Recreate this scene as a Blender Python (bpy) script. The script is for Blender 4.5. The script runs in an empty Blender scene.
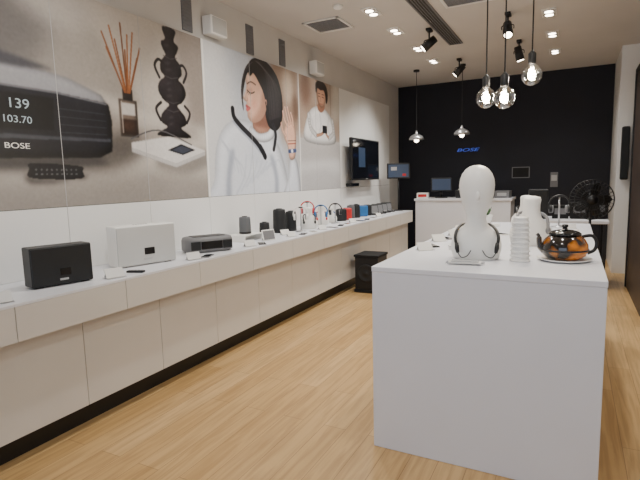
import bpy, bmesh, math, random
import numpy as np
from mathutils import Vector, Matrix
random.seed(4)
RNG = np.random.default_rng(3)
S = bpy.context.scene
COL = S.collection

# ------------------------------------------------------------------ materials
def lin(c):
    return tuple(((x/255)/12.92 if x/255 <= .04045 else ((x/255+.055)/1.055)**2.4) for x in c)
def mat(name, rgb, rough=.5, metal=0, emit=0, ecol=None, noise=0, nscale=20, trans=0, coat=0, alpha=1, spec=.5):
    m = bpy.data.materials.new(name); m.use_nodes = True
    nt = m.node_tree; p = nt.nodes['Principled BSDF']
    c = lin(rgb)+(1,)
    p.inputs['Base Color'].default_value = c
    p.inputs['Roughness'].default_value = rough
    p.inputs['Metallic'].default_value = metal
    p.inputs['Specular IOR Level'].default_value = spec
    p.inputs['Coat Weight'].default_value = coat
    p.inputs['Transmission Weight'].default_value = trans
    p.inputs['Alpha'].default_value = alpha
    if emit:
        p.inputs['Emission Color'].default_value = (lin(ecol)+(1,)) if ecol else c
        p.inputs['Emission Strength'].default_value = emit
    if noise:
        tc = nt.nodes.new('ShaderNodeTexCoord'); n = nt.nodes.new('ShaderNodeTexNoise')
        n.inputs['Scale'].default_value = nscale; n.inputs['Detail'].default_value = 4
        r = nt.nodes.new('ShaderNodeValToRGB')
        r.color_ramp.elements[0].position = .3; r.color_ramp.elements[1].position = .7
        r.color_ramp.elements[0].color = tuple(x*(1-noise) for x in c[:3])+(1,)
        r.color_ramp.elements[1].color = tuple(min(1, x*(1+noise*.4)) for x in c[:3])+(1,)
        nt.links.new(tc.outputs['Object'], n.inputs['Vector']); nt.links.new(n.outputs['Fac'], r.inputs['Fac'])
        nt.links.new(r.outputs['Color'], p.inputs['Base Color'])
    return m
def grille(name, rgb, rough=.6, scale=220):
    m = mat(name, rgb, rough); nt = m.node_tree; p = nt.nodes['Principled BSDF']
    tc = nt.nodes.new('ShaderNodeTexCoord'); v = nt.nodes.new('ShaderNodeTexVoronoi'); v.inputs['Scale'].default_value = scale
    b = nt.nodes.new('ShaderNodeBump'); b.inputs['Strength'].default_value = .35
    nt.links.new(tc.outputs['Object'], v.inputs['Vector']); nt.links.new(v.outputs['Distance'], b.inputs['Height'])
    nt.links.new(b.outputs['Normal'], p.inputs['Normal'])
    return m
def thin_glass(name, tint=(255, 255, 255), refl=.12):
    m = bpy.data.materials.new(name); m.use_nodes = True; nt = m.node_tree
    for n in list(nt.nodes): nt.nodes.remove(n)
    o = nt.nodes.new('ShaderNodeOutputMaterial'); mx = nt.nodes.new('ShaderNodeMixShader')
    t = nt.nodes.new('ShaderNodeBsdfTransparent'); g = nt.nodes.new('ShaderNodeBsdfGlossy')
    lw = nt.nodes.new('ShaderNodeLayerWeight'); lw.inputs['Blend'].default_value = .35
    ma = nt.nodes.new('ShaderNodeMath'); ma.operation = 'MULTIPLY_ADD'; ma.inputs[1].default_value = .6; ma.inputs[2].default_value = refl*.5
    t.inputs['Color'].default_value = lin(tint)+(1,); g.inputs['Roughness'].default_value = .05
    nt.links.new(lw.outputs['Facing'], ma.inputs[0]); nt.links.new(ma.outputs[0], mx.inputs['Fac'])
    nt.links.new(t.outputs[0], mx.inputs[1]); nt.links.new(g.outputs[0], mx.inputs[2]); nt.links.new(mx.outputs[0], o.inputs['Surface'])
    return m

M = dict(
 wall=mat('wall_paint', (203, 199, 193), .85, noise=.04, nscale=3),
 panel=mat('panel_white', (232, 231, 228), .35, noise=.02, nscale=2),
 ceil=mat('ceiling_paint', (206, 201, 194), .9, noise=.04, nscale=2),
 navy=mat('navy_wall', (13, 15, 28), .7, noise=.25, nscale=3),
 lacq=mat('white_lacquer', (222, 223, 228), .35, noise=.015, nscale=4),
 cab=mat('cabinet_white', (208, 204, 197), .45, noise=.02, nscale=4),
 seam=mat('seam_dark', (60, 55, 50), .8),
 blk=mat('black_plastic', (14, 14, 16), .45),
 blkm=mat('black_matte', (10, 10, 11), .8),
 blkg=mat('black_gloss', (8, 8, 10), .12),
 gry=mat('grey_plastic', (110, 110, 112), .5),
 lgry=mat('light_grey', (175, 175, 175), .5),
 wht=mat('white_plastic', (235, 233, 228), .35),
 bust=mat('mannequin_white', (232, 230, 224), .38),
 sil=mat('silver', (180, 180, 182), .3, metal=.8),
 grB=grille('grille_black', (20, 22, 24)),
 grW=grille('grille_white', (190, 190, 187)),
 grG=grille('grille_grey', (90, 92, 95)),
 red=mat('red_rubber', (190, 35, 35), .5),
 blu=mat('blue_rubber', (40, 105, 165), .5),
 grn=mat('leaf_green', (50, 90, 45), .6, noise=.3),
 wood=mat('partition_brown', (58, 46, 40), .5, noise=.25, nscale=5),
 glass=thin_glass('clear_glass'),
 smoke=thin_glass('smoked_glass', (120, 110, 100)),
 lamp=mat('lamp_warm', (255, 240, 215), .5, emit=16, ecol=(255, 240, 218)),
 fil=mat('filament', (255, 226, 186), .5, emit=240, ecol=(255, 228, 190)),
 neon=mat('sign_blue', (70, 100, 220), .5, emit=.25, ecol=(90, 120, 255)),
 digit=mat('display_digits', (170, 186, 194), .5, emit=.05, ecol=(200, 230, 245)),
 pink=mat('screen_blue', (44, 56, 76), .3, emit=.12, ecol=(80, 110, 150)),
 scr=mat('screen_dark', (16, 18, 24), .1),
 paper=mat('paper', (215, 213, 208), .8),
)

def floor_mat():
    m = bpy.data.materials.new('oak_planks'); m.use_nodes = True; nt = m.node_tree; p = nt.nodes['Principled BSDF']
    tc = nt.nodes.new('ShaderNodeTexCoord'); mp = nt.nodes.new('ShaderNodeMapping')
    mp.inputs['Rotation'].default_value = (0, 0, math.pi/2)
    b = nt.nodes.new('ShaderNodeTexBrick'); b.offset = .37; b.offset_frequency = 2
    b.inputs['Scale'].default_value = 1; b.inputs['Brick Width'].default_value = 1.25; b.inputs['Row Height'].default_value = .145
    b.inputs['Mortar Size'].default_value = .0016; b.inputs['Mortar Smooth'].default_value = .3
    b.inputs['Color1'].default_value = lin((206, 171, 120))+(1,); b.inputs['Color2'].default_value = lin((190, 153, 101))+(1,)
    b.inputs['Mortar'].default_value = lin((138, 106, 68))+(1,)
    n = nt.nodes.new('ShaderNodeTexNoise'); mp2 = nt.nodes.new('ShaderNodeMapping'); mp2.inputs['Scale'].default_value = (34, 2.0, 1)
    n.inputs['Scale'].default_value = 1; n.inputs['Detail'].default_value = 6; n.inputs['Distortion'].default_value = .8
    r = nt.nodes.new('ShaderNodeValToRGB'); r.color_ramp.elements[0].position = .36; r.color_ramp.elements[1].position = .60
    r.color_ramp.elements[0].color = (.68, .64, .58, 1); r.color_ramp.elements[1].color = (1, 1, 1, 1)
    mx = nt.nodes.new('ShaderNodeMix'); mx.data_type = 'RGBA'; mx.blend_type = 'MULTIPLY'; mx.inputs[0].default_value = .72
    L = nt.links.new
    L(tc.outputs['Object'], mp.inputs[0]); L(mp.outputs[0], b.inputs['Vector'])
    L(tc.outputs['Object'], mp2.inputs[0]); L(mp2.outputs[0], n.inputs['Vector']); L(n.outputs['Fac'], r.inputs[0])
    L(b.outputs['Color'], mx.inputs[6]); L(r.outputs[0], mx.inputs[7]); L(mx.outputs[2], p.inputs['Base Color'])
    p.inputs['Roughness'].default_value = .36; p.inputs['Specular IOR Level'].default_value = .42
    return m
M['floor'] = floor_mat()

def teapot_mat():
    m = mat('tea_pattern', (180, 96, 24), .12, coat=.6); nt = m.node_tree; p = nt.nodes['Principled BSDF']
    tc = nt.nodes.new('ShaderNodeTexCoord'); n = nt.nodes.new('ShaderNodeTexNoise'); n.inputs['Scale'].default_value = 8
    r = nt.nodes.new('ShaderNodeValToRGB'); e = r.color_ramp.elements
    e[0].position = .46; e[0].color = lin((20, 13, 10))+(1,); e[1].position = .60; e[1].color = lin((208, 122, 30))+(1,)
    nt.links.new(tc.outputs['Object'], n.inputs['Vector']); nt.links.new(n.outputs['Fac'], r.inputs[0]); nt.links.new(r.outputs[0], p.inputs['Base Color'])
    return m
M['pot'] = teapot_mat()

# ------------------------------------------------------------------ mesh builder
class B:
    def __init__(s, name): s.name = name; s.bm = bmesh.new(); s.mats = []
    def mi(s, m):
        m = M[m] if isinstance(m, str) else m
        if m not in s.mats: s.mats.append(m)
        return s.mats.index(m)
    def merge(s, bm2, m, smooth, T=None):
        if T is not None: bm2.transform(T)
        i = s.mi(m)
        for f in bm2.faces: f.material_index = i; f.smooth = smooth
        t = bpy.data.meshes.new('t'); bm2.to_mesh(t); bm2.free(); s.bm.from_mesh(t); bpy.data.meshes.remove(t)
        return s
    def box(s, c, d, m, bev=0, rot=(0, 0, 0), seg=2):
        b = bmesh.new(); bmesh.ops.create_cube(b, size=1)
        bmesh.ops.scale(b, vec=d, verts=b.verts)
        if bev: bmesh.ops.bevel(b, geom=b.edges[:], offset=bev, segments=seg, profile=.5, affect='EDGES')
        T = Matrix.Translation(c) @ (Matrix.Rotation(rot[2], 4, 'Z') @ Matrix.Rotation(rot[1], 4, 'Y') @ Matrix.Rotation(rot[0], 4, 'X'))
        return s.merge(b, m, False, T)
    def bx(s, x0, x1, y0, y1, z0, z1, m, bev=0):
        return s.box(((x0+x1)/2, (y0+y1)/2, (z0+z1)/2), (x1-x0, y1-y0, z1-z0), m, bev)
    def rings(s, R, m, seg=32, T=None, smooth=True):
        b = bmesh.new(); L = []
        for z, cx, cy, rx, ry in R:
            L.append([b.verts.new((cx+rx*math.cos(2*math.pi*i/seg), cy+ry*math.sin(2*math.pi*i/seg), z)) for i in range(seg)])
        for a, c in zip(L, L[1:]):
            for i in range(seg): b.faces.new((a[i], a[(i+1) % seg], c[(i+1) % seg], c[i]))
        b.faces.new(L[0][::-1]); b.faces.new(L[-1])
        bmesh.ops.recalc_face_normals(b, faces=b.faces[:])
        return s.merge(b, m, smooth, T)
    def lathe(s, P, m, c=(0, 0, 0), seg=32, T=None, smooth=True):
        TT = Matrix.Translation(c) @ (T if T is not None else Matrix())
        return s.rings([(z, 0, 0, max(r, .0004), max(r, .0004)) for r, z in P], m, seg, TT, smooth)
    def cyl(s, a, b_, r, m, seg=16, r2=None):
        a = Vector(a); b_ = Vector(b_); d = b_-a
        T = Matrix.Translation(a) @ d.to_track_quat('Z', 'Y').to_matrix().to_4x4()
        r2 = r if r2 is None else r2
        b = bmesh.new(); bmesh.ops.create_cone(b, cap_ends=True, segments=seg, radius1=r, radius2=r2, depth=d.length)
        bmesh.ops.translate(b, vec=(0, 0, d.length/2), verts=b.verts)
        return s.merge(b, m, seg > 8, T)
    def tube(s, P, r, m, seg=8, closed=False):
        P = [Vector(p) for p in P]; n = len(P); b = bmesh.new(); L = []; up = None
        for i, p in enumerate(P):
            if closed: t = (P[(i+1) % n]-P[i-1]).normalized()
            else: t = (P[min(i+1, n-1)]-P[max(i-1, 0)]).normalized()
            if up is None:
                up = Vector((0, 0, 1)) if abs(t.z) < .9 else Vector((1, 0, 0))
            sd = t.cross(up).normalized(); up = sd.cross(t).normalized()
            rr = r[i] if isinstance(r, (list, tuple)) else r
            L.append([b.verts.new(p+rr*(math.cos(2*math.pi*k/seg)*sd+math.sin(2*math.pi*k/seg)*up)) for k in range(seg)])
        prs = list(zip(L, L[1:]))+([(L[-1], L[0])] if closed else [])
        for a, c in prs:
            for i in range(seg): b.faces.new((a[i], a[(i+1) % seg], c[(i+1) % seg], c[i]))
        if not closed: b.faces.new(L[0][::-1]); b.faces.new(L[-1])
        bmesh.ops.recalc_face_normals(b, faces=b.faces[:])
        return s.merge(b, m, True)
    def sphere(s, c, d, m, T=None, seg=24):
        b = bmesh.new(); bmesh.ops.create_uvsphere(b, u_segments=seg, v_segments=seg//2, radius=1)
        bmesh.ops.scale(b, vec=d, verts=b.verts)
        return s.merge(b, m, True, Matrix.Translation(c) @ (T if T is not None else Matrix()))
    def done(s, loc=(0, 0, 0), rz=0, scale=1):
        me = bpy.data.meshes.new(s.name); s.bm.to_mesh(me); s.bm.free()
        for m in s.mats: me.materials.append(m)
        o = bpy.data.objects.new(s.name, me); COL.objects.link(o)
        o.location = loc; o.rotation_euler = (0, 0, rz); o.scale = (scale,)*3
        return o
def smooth_pts(P, n=8, closed=False):
    P = [Vector(p) for p in P]; out = []; N = len(P)
    for i in range(N if closed else N-1):
        if closed: a, b, c, d = P[i-1], P[i], P[(i+1) % N], P[(i+2) % N]
        else: a, b, c, d = P[max(i-1, 0)], P[i], P[i+1], P[min(i+2, N-1)]
        for k in range(n):
            t = k/n
            out.append(.5*((2*b)+(c-a)*t+(2*a-5*b+4*c-d)*t*t+(3*b-a-3*c+d)*t**3))
    if not closed: out.append(P[-1])
    return out

# ------------------------------------------------------------------ room dims (metres)
WX, PX = -3.15, -3.10
RX = 1.70
Y0, Y1 = -2.2, 9.58
H = 3.25
B('floor').bx(WX-.1, RX+.1, Y0-.1, Y1+.1, -.1, 0, 'floor').done()
B('ceiling').bx(WX-.1, RX+.1, Y0-.1, Y1+.1, H, H+.1, 'ceil').done()
B('wall_left').bx(WX-.1, WX, Y0, Y1, 0, H, 'wall').done()
B('wall_back').bx(WX-.1, RX+.1, Y1, Y1+.1, 0, H, 'navy').done()
B('wall_right').bx(RX, RX+.1, Y0, Y1, 0, H, 'wall').done()
w = B('wall_front')
w.bx(WX-.1, -2.6, Y0-.1, Y0, 0, H, 'wall').bx(1.2, RX+.1, Y0-.1, Y0, 0, H, 'wall').bx(-2.6, 1.2, Y0-.1, Y0, 2.8, H, 'wall').done()
B('window_1').bx(-2.6, 1.2, Y0-.06, Y0-.05, 0, 2.8, 'glass').done()
B('wall_pier').bx(.55, RX, 8.3, Y1, 0, H, 'panel').done()
p = B('display_partition')
p.bx(.66, RX, 5.4, 7.4, 0, 2.75, 'wood').bx(.645, .66, 5.4, 5.46, 0, 2.75, 'blk').bx(.645, .66, 7.34, 7.4, 0, 2.75, 'blk').bx(.645, .66, 5.46, 7.34, 2.69, 2.75, 'blk')
p.done()

# ------------------------------------------------------------------ left cladding
cl = B('wall_panelling')
cl.bx(WX, PX-.012, Y0+.3, 8.87, .902, 2.81, 'seam')
PS = .747; ya = .69
ys = [ya-PS*3+PS*i for i in range(0, 15)]
for i in range(14):
    a, b = ys[i]+.002, ys[i+1]-.002
    if a > 8.8: break
    b = min(b, 8.87)
    if a < Y0+.3: a = Y0+.3
    if b <= a: continue
    cl.bx(PX-.012, PX, a, b, .902, 1.348, 'panel')
    if a < .68 or a > 6.6: cl.bx(PX-.012, PX, a, b, 1.352, 2.81, 'panel')
cl.done()

# ------------------------------------------------------------------ poster painter
class Art:
    def __init__(s, W, Hh, nx, ny, base):
        s.W, s.H, s.nx, s.ny = W, Hh, nx, ny
        u, v = np.meshgrid(np.linspace(0, 1, nx), np.linspace(0, 1, ny))
        s.u, s.v = u, v; s.img = np.zeros((ny, nx, 3)); s.img[:] = base
        s.px = W/(nx-1)
    def g(s, m, sig):
        k = sig/s.px
        if k < .3: return m
        r = int(3*k)+1; x = np.arange(-r, r+1); w = np.exp(-x*x/(2*k*k)); w /= w.sum()
        q = np.pad(m, ((r, r), (0, 0)), mode='edge'); o = np.zeros_like(m)
        for i, ww in enumerate(w): o += ww*q[i:i+m.shape[0]]
        q = np.pad(o, ((0, 0), (r, r)), mode='edge'); o2 = np.zeros_like(m)
        for i, ww in enumerate(w): o2 += ww*q[:, i:i+m.shape[1]]
        return o2
    def put(s, m, c, a=1, shade=None):
        m = np.clip(m*a, 0, 1)[..., None]; col = np.array(c, float)[None, None, :]
        if shade is not None: col = np.clip(col*shade[..., None], 0, 255)
        s.img = s.img*(1-m)+col*m
    def mask(s, pts, curve=True):
        if curve: pts = [(p.x, p.y) for p in smooth_pts([(x, y, 0) for x, y in pts], 6, True)]
        ins = np.zeros(s.u.shape, bool); n = len(pts)
        for i in range(n):
            x0, y0 = pts[i]; x1, y1 = pts[(i+1) % n]
            if y0 == y1: continue
            ins ^= ((y0 > s.v) != (y1 > s.v)) & (s.u < (x1-x0)*(s.v-y0)/(y1-y0)+x0)
        return ins.astype(float)
    def poly(s, pts, c, soft=.004, curve=True, a=1, vol=0, vs=.05, d=(-.6, .8), dk=.5, clip=None):
        m = s.mask(pts, curve); sh = None
        if vol:
            q = s.g(m, vs); gy, gx = np.gradient(q)
            gx = gx/s.px*vs; gy = gy/s.px*vs
            sh = 1-vol*np.clip(1.9-2*q, 0, 1)-vol*dk*2*(gx*d[0]+gy*d[1])
        mm = s.g(m, soft)
        if clip is not None: mm = mm*clip
        s.put(mm, c, a, sh); return m
    def rect(s, u0, u1, v0, v1, c, soft=0, a=1, **k): return s.poly([(u0, v0), (u1, v0), (u1, v1), (u0, v1)], c, soft, False, a, **k)
    def ell(s, cu, cv, rm, rn, c, soft=.004, rot=0, a=1, clip=None):
        x = (s.u-cu)*s.W; y = (s.v-cv)*s.H; cr, sr = math.cos(rot), math.sin(rot)
        X = (x*cr+y*sr)/rm; Y = (-x*sr+y*cr)/rn
        m = s.g((X*X+Y*Y < 1).astype(float), soft)
        if clip is not None: m = m*clip
        s.put(m, c, a)
    def line(s, pts, wd, c, a=1, soft=.004, clip=None, curve=False, rnd=0):
        if curve: pts = [(p.x, p.y) for p in smooth_pts([(x, y, 0) for x, y in pts], 5)]
        m = np.zeros(s.u.shape)
        us = [q[0] for q in pts]; vs = [q[1] for q in pts]; pad = wd*2+.03
        i0 = max(0, int((min(us)-pad/s.W)*s.nx)); i1 = min(s.nx, int((max(us)+pad/s.W)*s.nx)+1)
        j0 = max(0, int((min(vs)-pad/s.H)*s.ny)); j1 = min(s.ny, int((max(vs)+pad/s.H)*s.ny)+1)
        if i1 <= i0 or j1 <= j0: return
        U = s.u[j0:j1, i0:i1]*s.W; V = s.v[j0:j1, i0:i1]*s.H; mm = np.zeros(U.shape); sh = np.ones(U.shape)
        for (a0, b0), (a1, b1) in zip(pts, pts[1:]):
            ax, ay, bx, by = a0*s.W, b0*s.H, a1*s.W, b1*s.H
            px = U-ax; py = V-ay; dx, dy = bx-ax, by-ay
            t = np.clip((px*dx+py*dy)/(dx*dx+dy*dy+1e-9), 0, 1)
            dd = np.hypot(px-t*dx, py-t*dy)
            q = np.clip((wd-dd)/soft+.5, 0, 1)
            if rnd: sh = np.where(q > mm, 1-rnd*np.clip(dd/wd, 0, 1.2)**2, sh)
            mm = np.maximum(mm, q)
        m[j0:j1, i0:i1] = mm
        if clip is not None: m = m*clip
        full = None
        if rnd: full = np.ones(s.u.shape); full[j0:j1, i0:i1] = sh
        s.put(m, c, a, full)
    def build(s, name, y0, z0, x, soft=.0025):
        for k in range(3): s.img[..., k] = s.g(s.img[..., k], soft)
        n = RNG.normal(0, 1, s.u.shape); n = s.g(n, .006); n = n/n.std()*1.6
        s.img = np.clip(s.img+n[..., None], 0, 255)/255
        L = np.where(s.img <= .04045, s.img/12.92, ((s.img+.055)/1.055)**2.4)
        nx, ny = s.nx, s.ny
        Yc = y0+s.u*s.W; Zc = z0+s.v*s.H
        co = np.stack([np.full(Yc.shape, x), Yc, Zc], -1).reshape(-1, 3)
        idx = np.arange(nx*ny).reshape(ny, nx)
        F = np.stack([idx[:-1, :-1], idx[:-1, 1:], idx[1:, 1:], idx[1:, :-1]], -1).reshape(-1, 4)
        me = bpy.data.meshes.new(name); me.from_pydata(co.tolist(), [], F.tolist()); me.update()
        ca = me.color_attributes.new('art', 'FLOAT_COLOR', 'POINT')
        rgba = np.concatenate([L.reshape(-1, 3), np.ones((nx*ny, 1))], 1).astype(np.float32).ravel()
        ca.data.foreach_set('color', rgba)
        m = bpy.data.materials.new(name+'_print'); m.use_nodes = True; nt = m.node_tree; p = nt.nodes['Principled BSDF']
        at = nt.nodes.new('ShaderNodeAttribute'); at.attribute_name = 'art'
        nt.links.new(at.outputs['Color'], p.inputs['Base Color']); p.inputs['Roughness'].default_value = .4
        me.materials.append(m)
        o = bpy.data.objects.new(name, me); COL.objects.link(o); return o

PW = 2.988; PH = 1.458
# --- poster 1: table radio, reed diffuser, carved lamp
A = Art(PW, PH, 560, 274, (152, 145, 137))
A.poly([(-.02, 1.05), (.55, 1.05), (.50, .8), (.44, .6), (-.02, .6)], (106, 102, 100), .08, False)
A.poly([(.5, 1.05), (.62, .85), (.70, .66), (.75, .48), (1.05, .5), (1.05, 1.05)], (186, 178, 168), .05, False)
A.poly([(.38, 1.05), (.42, .9), (.52, .82), (.60, .88), (.60, 1.05)], (178, 172, 165), .06)
A.poly([(.86, 1.05), (.90, .7), (.93, .45), (1.05, .45), (1.05, 1.05)], (140, 130, 122), .05, False)
A.poly([(-.05, .5), (.6, .56), (1.05, .42), (1.05, -.05), (-.05, -.05)], (190, 183, 174), .03, False)
A.poly([(-.05, .14), (.5, .12), (.8, .17), (1.05, .12), (1.05, -.05), (-.05, -.05)], (150, 143, 136), .06, False)
A.poly([(.60, .50), (.70, .42), (.80, .40), (.95, .44), (.95, .38), (.8, .33), (.66, .30)], (124, 115, 107), .05, True, .7)
A.poly([(.3, .19), (.62, .17), (.75, .3), (.66, .36), (.3, .3)], (76, 71, 67), .045, True, .85)
A.poly([(.78, .20), (.9, .15), (1.02, .22), (1.02, .3), (.84, .28)], (122, 116, 110), .03, True, .8)
A.poly([(-.05, .615), (.42, .625), (.53, .60), (.618, .545), (.636, .49), (-.05, .50)], (152, 152, 156), .006, False, vol=.3, vs=.03)
A.poly([(-.05, .66), (.38, .665), (.50, .625), (.42, .61), (-.05, .60)], (70, 70, 76), .012, False)
A.poly([(-.05, .53), (.5, .525), (.636, .505), (.643, .42), (.638, .27), (.60, .232), (-.05, .195)], (22, 23, 30), .005, False, vol=.6, vs=.03, dk=1.4)
A.line([(-.05, .528), (.5, .522), (.63, .502)], .005, (120, 120, 126), .8, soft=.008)
A.poly([(-.05, .31), (.636, .33), (.636, .315), (-.05, .285)], (62, 64, 72), .004, False)
A.poly([(-.05, .505), (.49, .495), (.485, .35), (-.05, .33)], (4, 5, 9), .004, False)
A.poly([(.1, .50), (.40, .495), (.30, .40), (.0, .38)], (26, 30, 42), .03, False, .6)
for k in range(4): A.line([(.50, .345+k*.036), (.625, .35+k*.034)], .0035, (56, 58, 66), .8)
A.poly([(-.05, .2), (.6, .235), (.63, .20), (.3, .165)], (56, 54, 55), .02, False, .8)
A.poly([(.41, .16), (.43, .135), (.54, .125), (.56, .15), (.5, .115), (.42, .11)], (80, 76, 74), .015)
A.poly([(.42, .175), (.43, .20), (.54, .19), (.548, .165), (.54, .13), (.425, .135)], (26, 26, 29), .003, vol=.4, vs=.015)
for i in range(9):
    for j in range(2): A.ell(.435+i*.012, .152+j*.02, .008, .006, (96, 96, 100), .002)
A.rect(.668, .728, .35, .545, (112, 98, 88), .004, vol=.5, vs=.03)
A.rect(.673, .723, .36, .44, (64, 44, 34), .006, vol=.4, vs=.03)
A.line([(.677, .37), (.677, .53)], .005, (215, 208, 200), .7, soft=.008)
A.rect(.677, .72, .465, .525, (205, 200, 194), .004, a=.9)
A.rect(.682, .714, .54, .60, (36, 29, 27), .004, vol=.4, vs=.015)
for du, dv in ((.632, .86), (.655, .90), (.67, .84), (.69, .93), (.71, .88), (.728, .90), (.75, .83), (.643, .79), (.70, .80), (.738, .77)):
    c_ = random.choice([(150, 88, 48), (176, 108, 62), (128, 74, 42)])
    A.line([(.698+(du-.69)*.15, .58), (du, dv)], .0065, c_, rnd=.4)
prof = [(0, .10), (.02, .12), (.05, .09), (.09, .05), (.13, .09), (.2, .085), (.26, .05), (.30, .03), (.34, .07), (.42, .10), (.5, .085), (.55, .05), (.6, .075), (.68, .07), (.75, .035), (.8, .05), (.86, .06), (.9, .03), (1, .045)]
L_ = [(.862-w_*.55, .37+.62*t) for t, w_ in prof]; R_ = [(.862+w_*.55, .37+.62*t) for t, w_ in prof]
A.poly(L_+R_[::-1], (32, 27, 30), .004, vol=.6, vs=.03, dk=1.3)
A.line([(.815, .70), (.80, .76), (.815, .80), (.835, .78)], .012, (30, 26, 28), curve=True); A.line([(.91, .70), (.925, .76), (.91, .80), (.89, .78)], .012, (30, 26, 28), curve=True)
A.line([(.81, .46), (.795, .52), (.815, .56)], .012, (30, 26, 28), curve=True); A.line([(.915, .46), (.93, .52), (.91, .56)], .012, (30, 26, 28), curve=True)
for t in (.12, .18, .38, .44, .50, .62, .68, .84): A.ell(.85, .37+.62*t, .035, .008, (92, 86, 88), .010, .3, .6)
for t in (.25, .33, .56, .74): A.line([(.835, .37+.62*t), (.862, .36+.62*t), (.888, .375+.62*t)], .005, (80, 74, 76), .6)
A.poly([(.70, .27), (.86, .19), (.99, .27), (.99, .30), (.84, .37), (.70, .32)], (208, 204, 200), .004, False)
for k in range(4): A.line([(.70, .27+k*.007), (.86, .19+k*.007), (.99, .27+k*.007)], .002, (130, 128, 128), .8)
A.poly([(.83, .29), (.89, .265), (.945, .30), (.885, .33)], (22, 23, 28), .003, False)
A.poly([(.845, .292), (.89, .274), (.93, .30), (.887, .32)], (58, 62, 74), .003, False)
A.line([(.70, .34), (.80, .40), (.93, .33)], .006, (86, 84, 86), curve=True)
p1 = A.build('wall_poster', .69, 1.352, PX)
def txt(name, body, loc, size, m, par=None, rot=(math.pi/2, 0, math.pi/2), ext=.001, sx=1):
    c = bpy.data.curves.new(name, 'FONT'); c.body = body; c.size = size; c.extrude = ext; c.materials.append(M[m])
    o = bpy.data.objects.new(name, c); COL.objects.link(o); o.location = loc; o.rotation_euler = rot; o.scale = (sx, 1, 1)
    if par: o.parent = par
    return o
txt('printed_digits', '139', (PX+.0015, 1.84, 1.985), .085, 'digit', p1, sx=1.15)
txt('printed_digits_small', '103.70', (PX+.0015, 1.80, 1.895), .062, 'digit', p1, sx=1.15)
txt('printed_logo', 'BOSE', (PX+.0015, 1.80, 1.735), .05, 'wht', p1, sx=1.4)

# --- poster 2: woman in a white roll-neck looking down, neckband headphones; man on a sofa
A = Art(PW, PH, 700, 342, (188, 193, 201))
A.poly([(-.05, 1.05), (-.05, -.05), (.10, -.05), (.16, .6), (.10, 1.05)], (208, 208, 208), .10, False)
A.poly([(.38, 1.05), (.43, .6), (.46, .40), (.60, .38), (.60, 1.05)], (150, 126, 108), .05, False)
A.ell(.51, .86, .12, .20, (206, 188, 168), .05); A.ell(.57, .70, .06, .16, (104, 80, 66), .04); A.ell(.48, .62, .07, .1, (176, 152, 134), .04)
A.poly([(.46, .45), (.52, .5), (.60, .48), (.60, .2), (.5, .2)], (176, 172, 170), .06, False)
A.rect(.60, 1.02, -.05, 1.05, (164, 144, 128), 0)
rt = (A.u > .60).astype(float)
A.ell(.66, .88, .14, .22, (116, 90, 76), .06, clip=rt); A.ell(.96, .85, .15, .3, (208, 202, 192), .07, clip=rt); A.ell(.75, .7, .2, .1, (138, 116, 100), .06, clip=rt)
A.rect(.90, .905, .5, 1.05, (120, 110, 100), .008)
A.rect(.60, 1.02, -.05, .46, (198, 197, 196), 0)
A.poly([(.60, .50), (.80, .43), (1.04, .48), (1.04, .3), (.6, .25)], (172, 168, 166), .04, False)
A.poly([(.60, .16), (.82, .20), (1.04, .12), (1.04, -.05), (.6, -.05)], (178, 176, 176), .05, False)
Mt = A.poly([(.635, .46), (.655, .60), (.70, .715), (.765, .765), (.83, .76), (.905, .69), (.94, .58), (.955, .46), (.87, .42), (.72, .42)], (216, 214, 212), .005, vol=.35, vs=.05)
for q_ in ([(.70, .68), (.72, .58), (.70, .48)], [(.88, .68), (.87, .58), (.90, .50)], [(.79, .70), (.80, .60), (.78, .52)]): A.line(q_, .012, (166, 166, 170), .5, soft=.03, clip=Mt, curve=True)
A.poly([(.775, .79), (.772, .74), (.80, .715), (.832, .74), (.84, .80)], (140, 98, 78), .005)
Mf = A.poly([(.766, .86), (.762, .92), (.79, .96), (.83, .955), (.852, .91), (.853, .85), (.838, .79), (.812, .762), (.788, .775), (.772, .81)], (186, 140, 114), .004, vol=.35, vs=.035, d=(.6, .7))
A.poly([(.755, .90), (.757, .97), (.80, 1.005), (.85, .985), (.874, .92), (.872, .84), (.858, .81), (.852, .87), (.838, .925), (.80, .92), (.772, .93), (.763, .89)], (34, 26, 25), .005, vol=.35, vs=.03)
for e_ in ((.788, .862), (.826, .86)): A.line([(e_[0]-.009, e_[1]), (e_[0]+.009, e_[1]-.003)], .004, (44, 30, 28)); A.line([(e_[0]-.011, e_[1]+.024), (e_[0]+.011, e_[1]+.024)], .004, (60, 42, 36))
A.line([(.805, .86), (.798, .825), (.806, .818)], .005, (138, 94, 74), .8, curve=True); A.line([(.795, .795), (.820, .795)], .004, (140, 76, 68))
A.line([(.685, .67), (.70, .56), (.75, .50)], .038, (208, 206, 204), curve=True, rnd=.3); A.line([(.92, .66), (.93, .55), (.88, .49)], .036, (206, 204, 202), curve=True, rnd=.3)
A.line([(.76, .50), (.80, .515), (.825, .54)], .022, (186, 140, 114), curve=True, rnd=.35); A.line([(.875, .495), (.86, .51), (.845, .54)], .020, (186, 140, 114), curve=True, rnd=.35)
A.rect(.815, .862, .53, .60, (30, 30, 34), .003)
T_ = A.poly([(.015, -.08), (.03, .12), (.045, .32), (.085, .455), (.15, .525), (.22, .535), (.33, .49), (.41, .41), (.455, .28), (.49, .10), (.50, -.08)], (218, 222, 230), .005, vol=.30, vs=.07)
for a_ in ([(.10, -.05), (.105, .12), (.13, .30)], [(.40, -.05), (.405, .12), (.375, .28)]):
    A.put(A.g(A.mask([(x-.012, y) for x, y in a_]+[(x+.012, y) for x, y in a_[::-1]]), .02)*T_, (146, 153, 168), .8)
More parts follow.
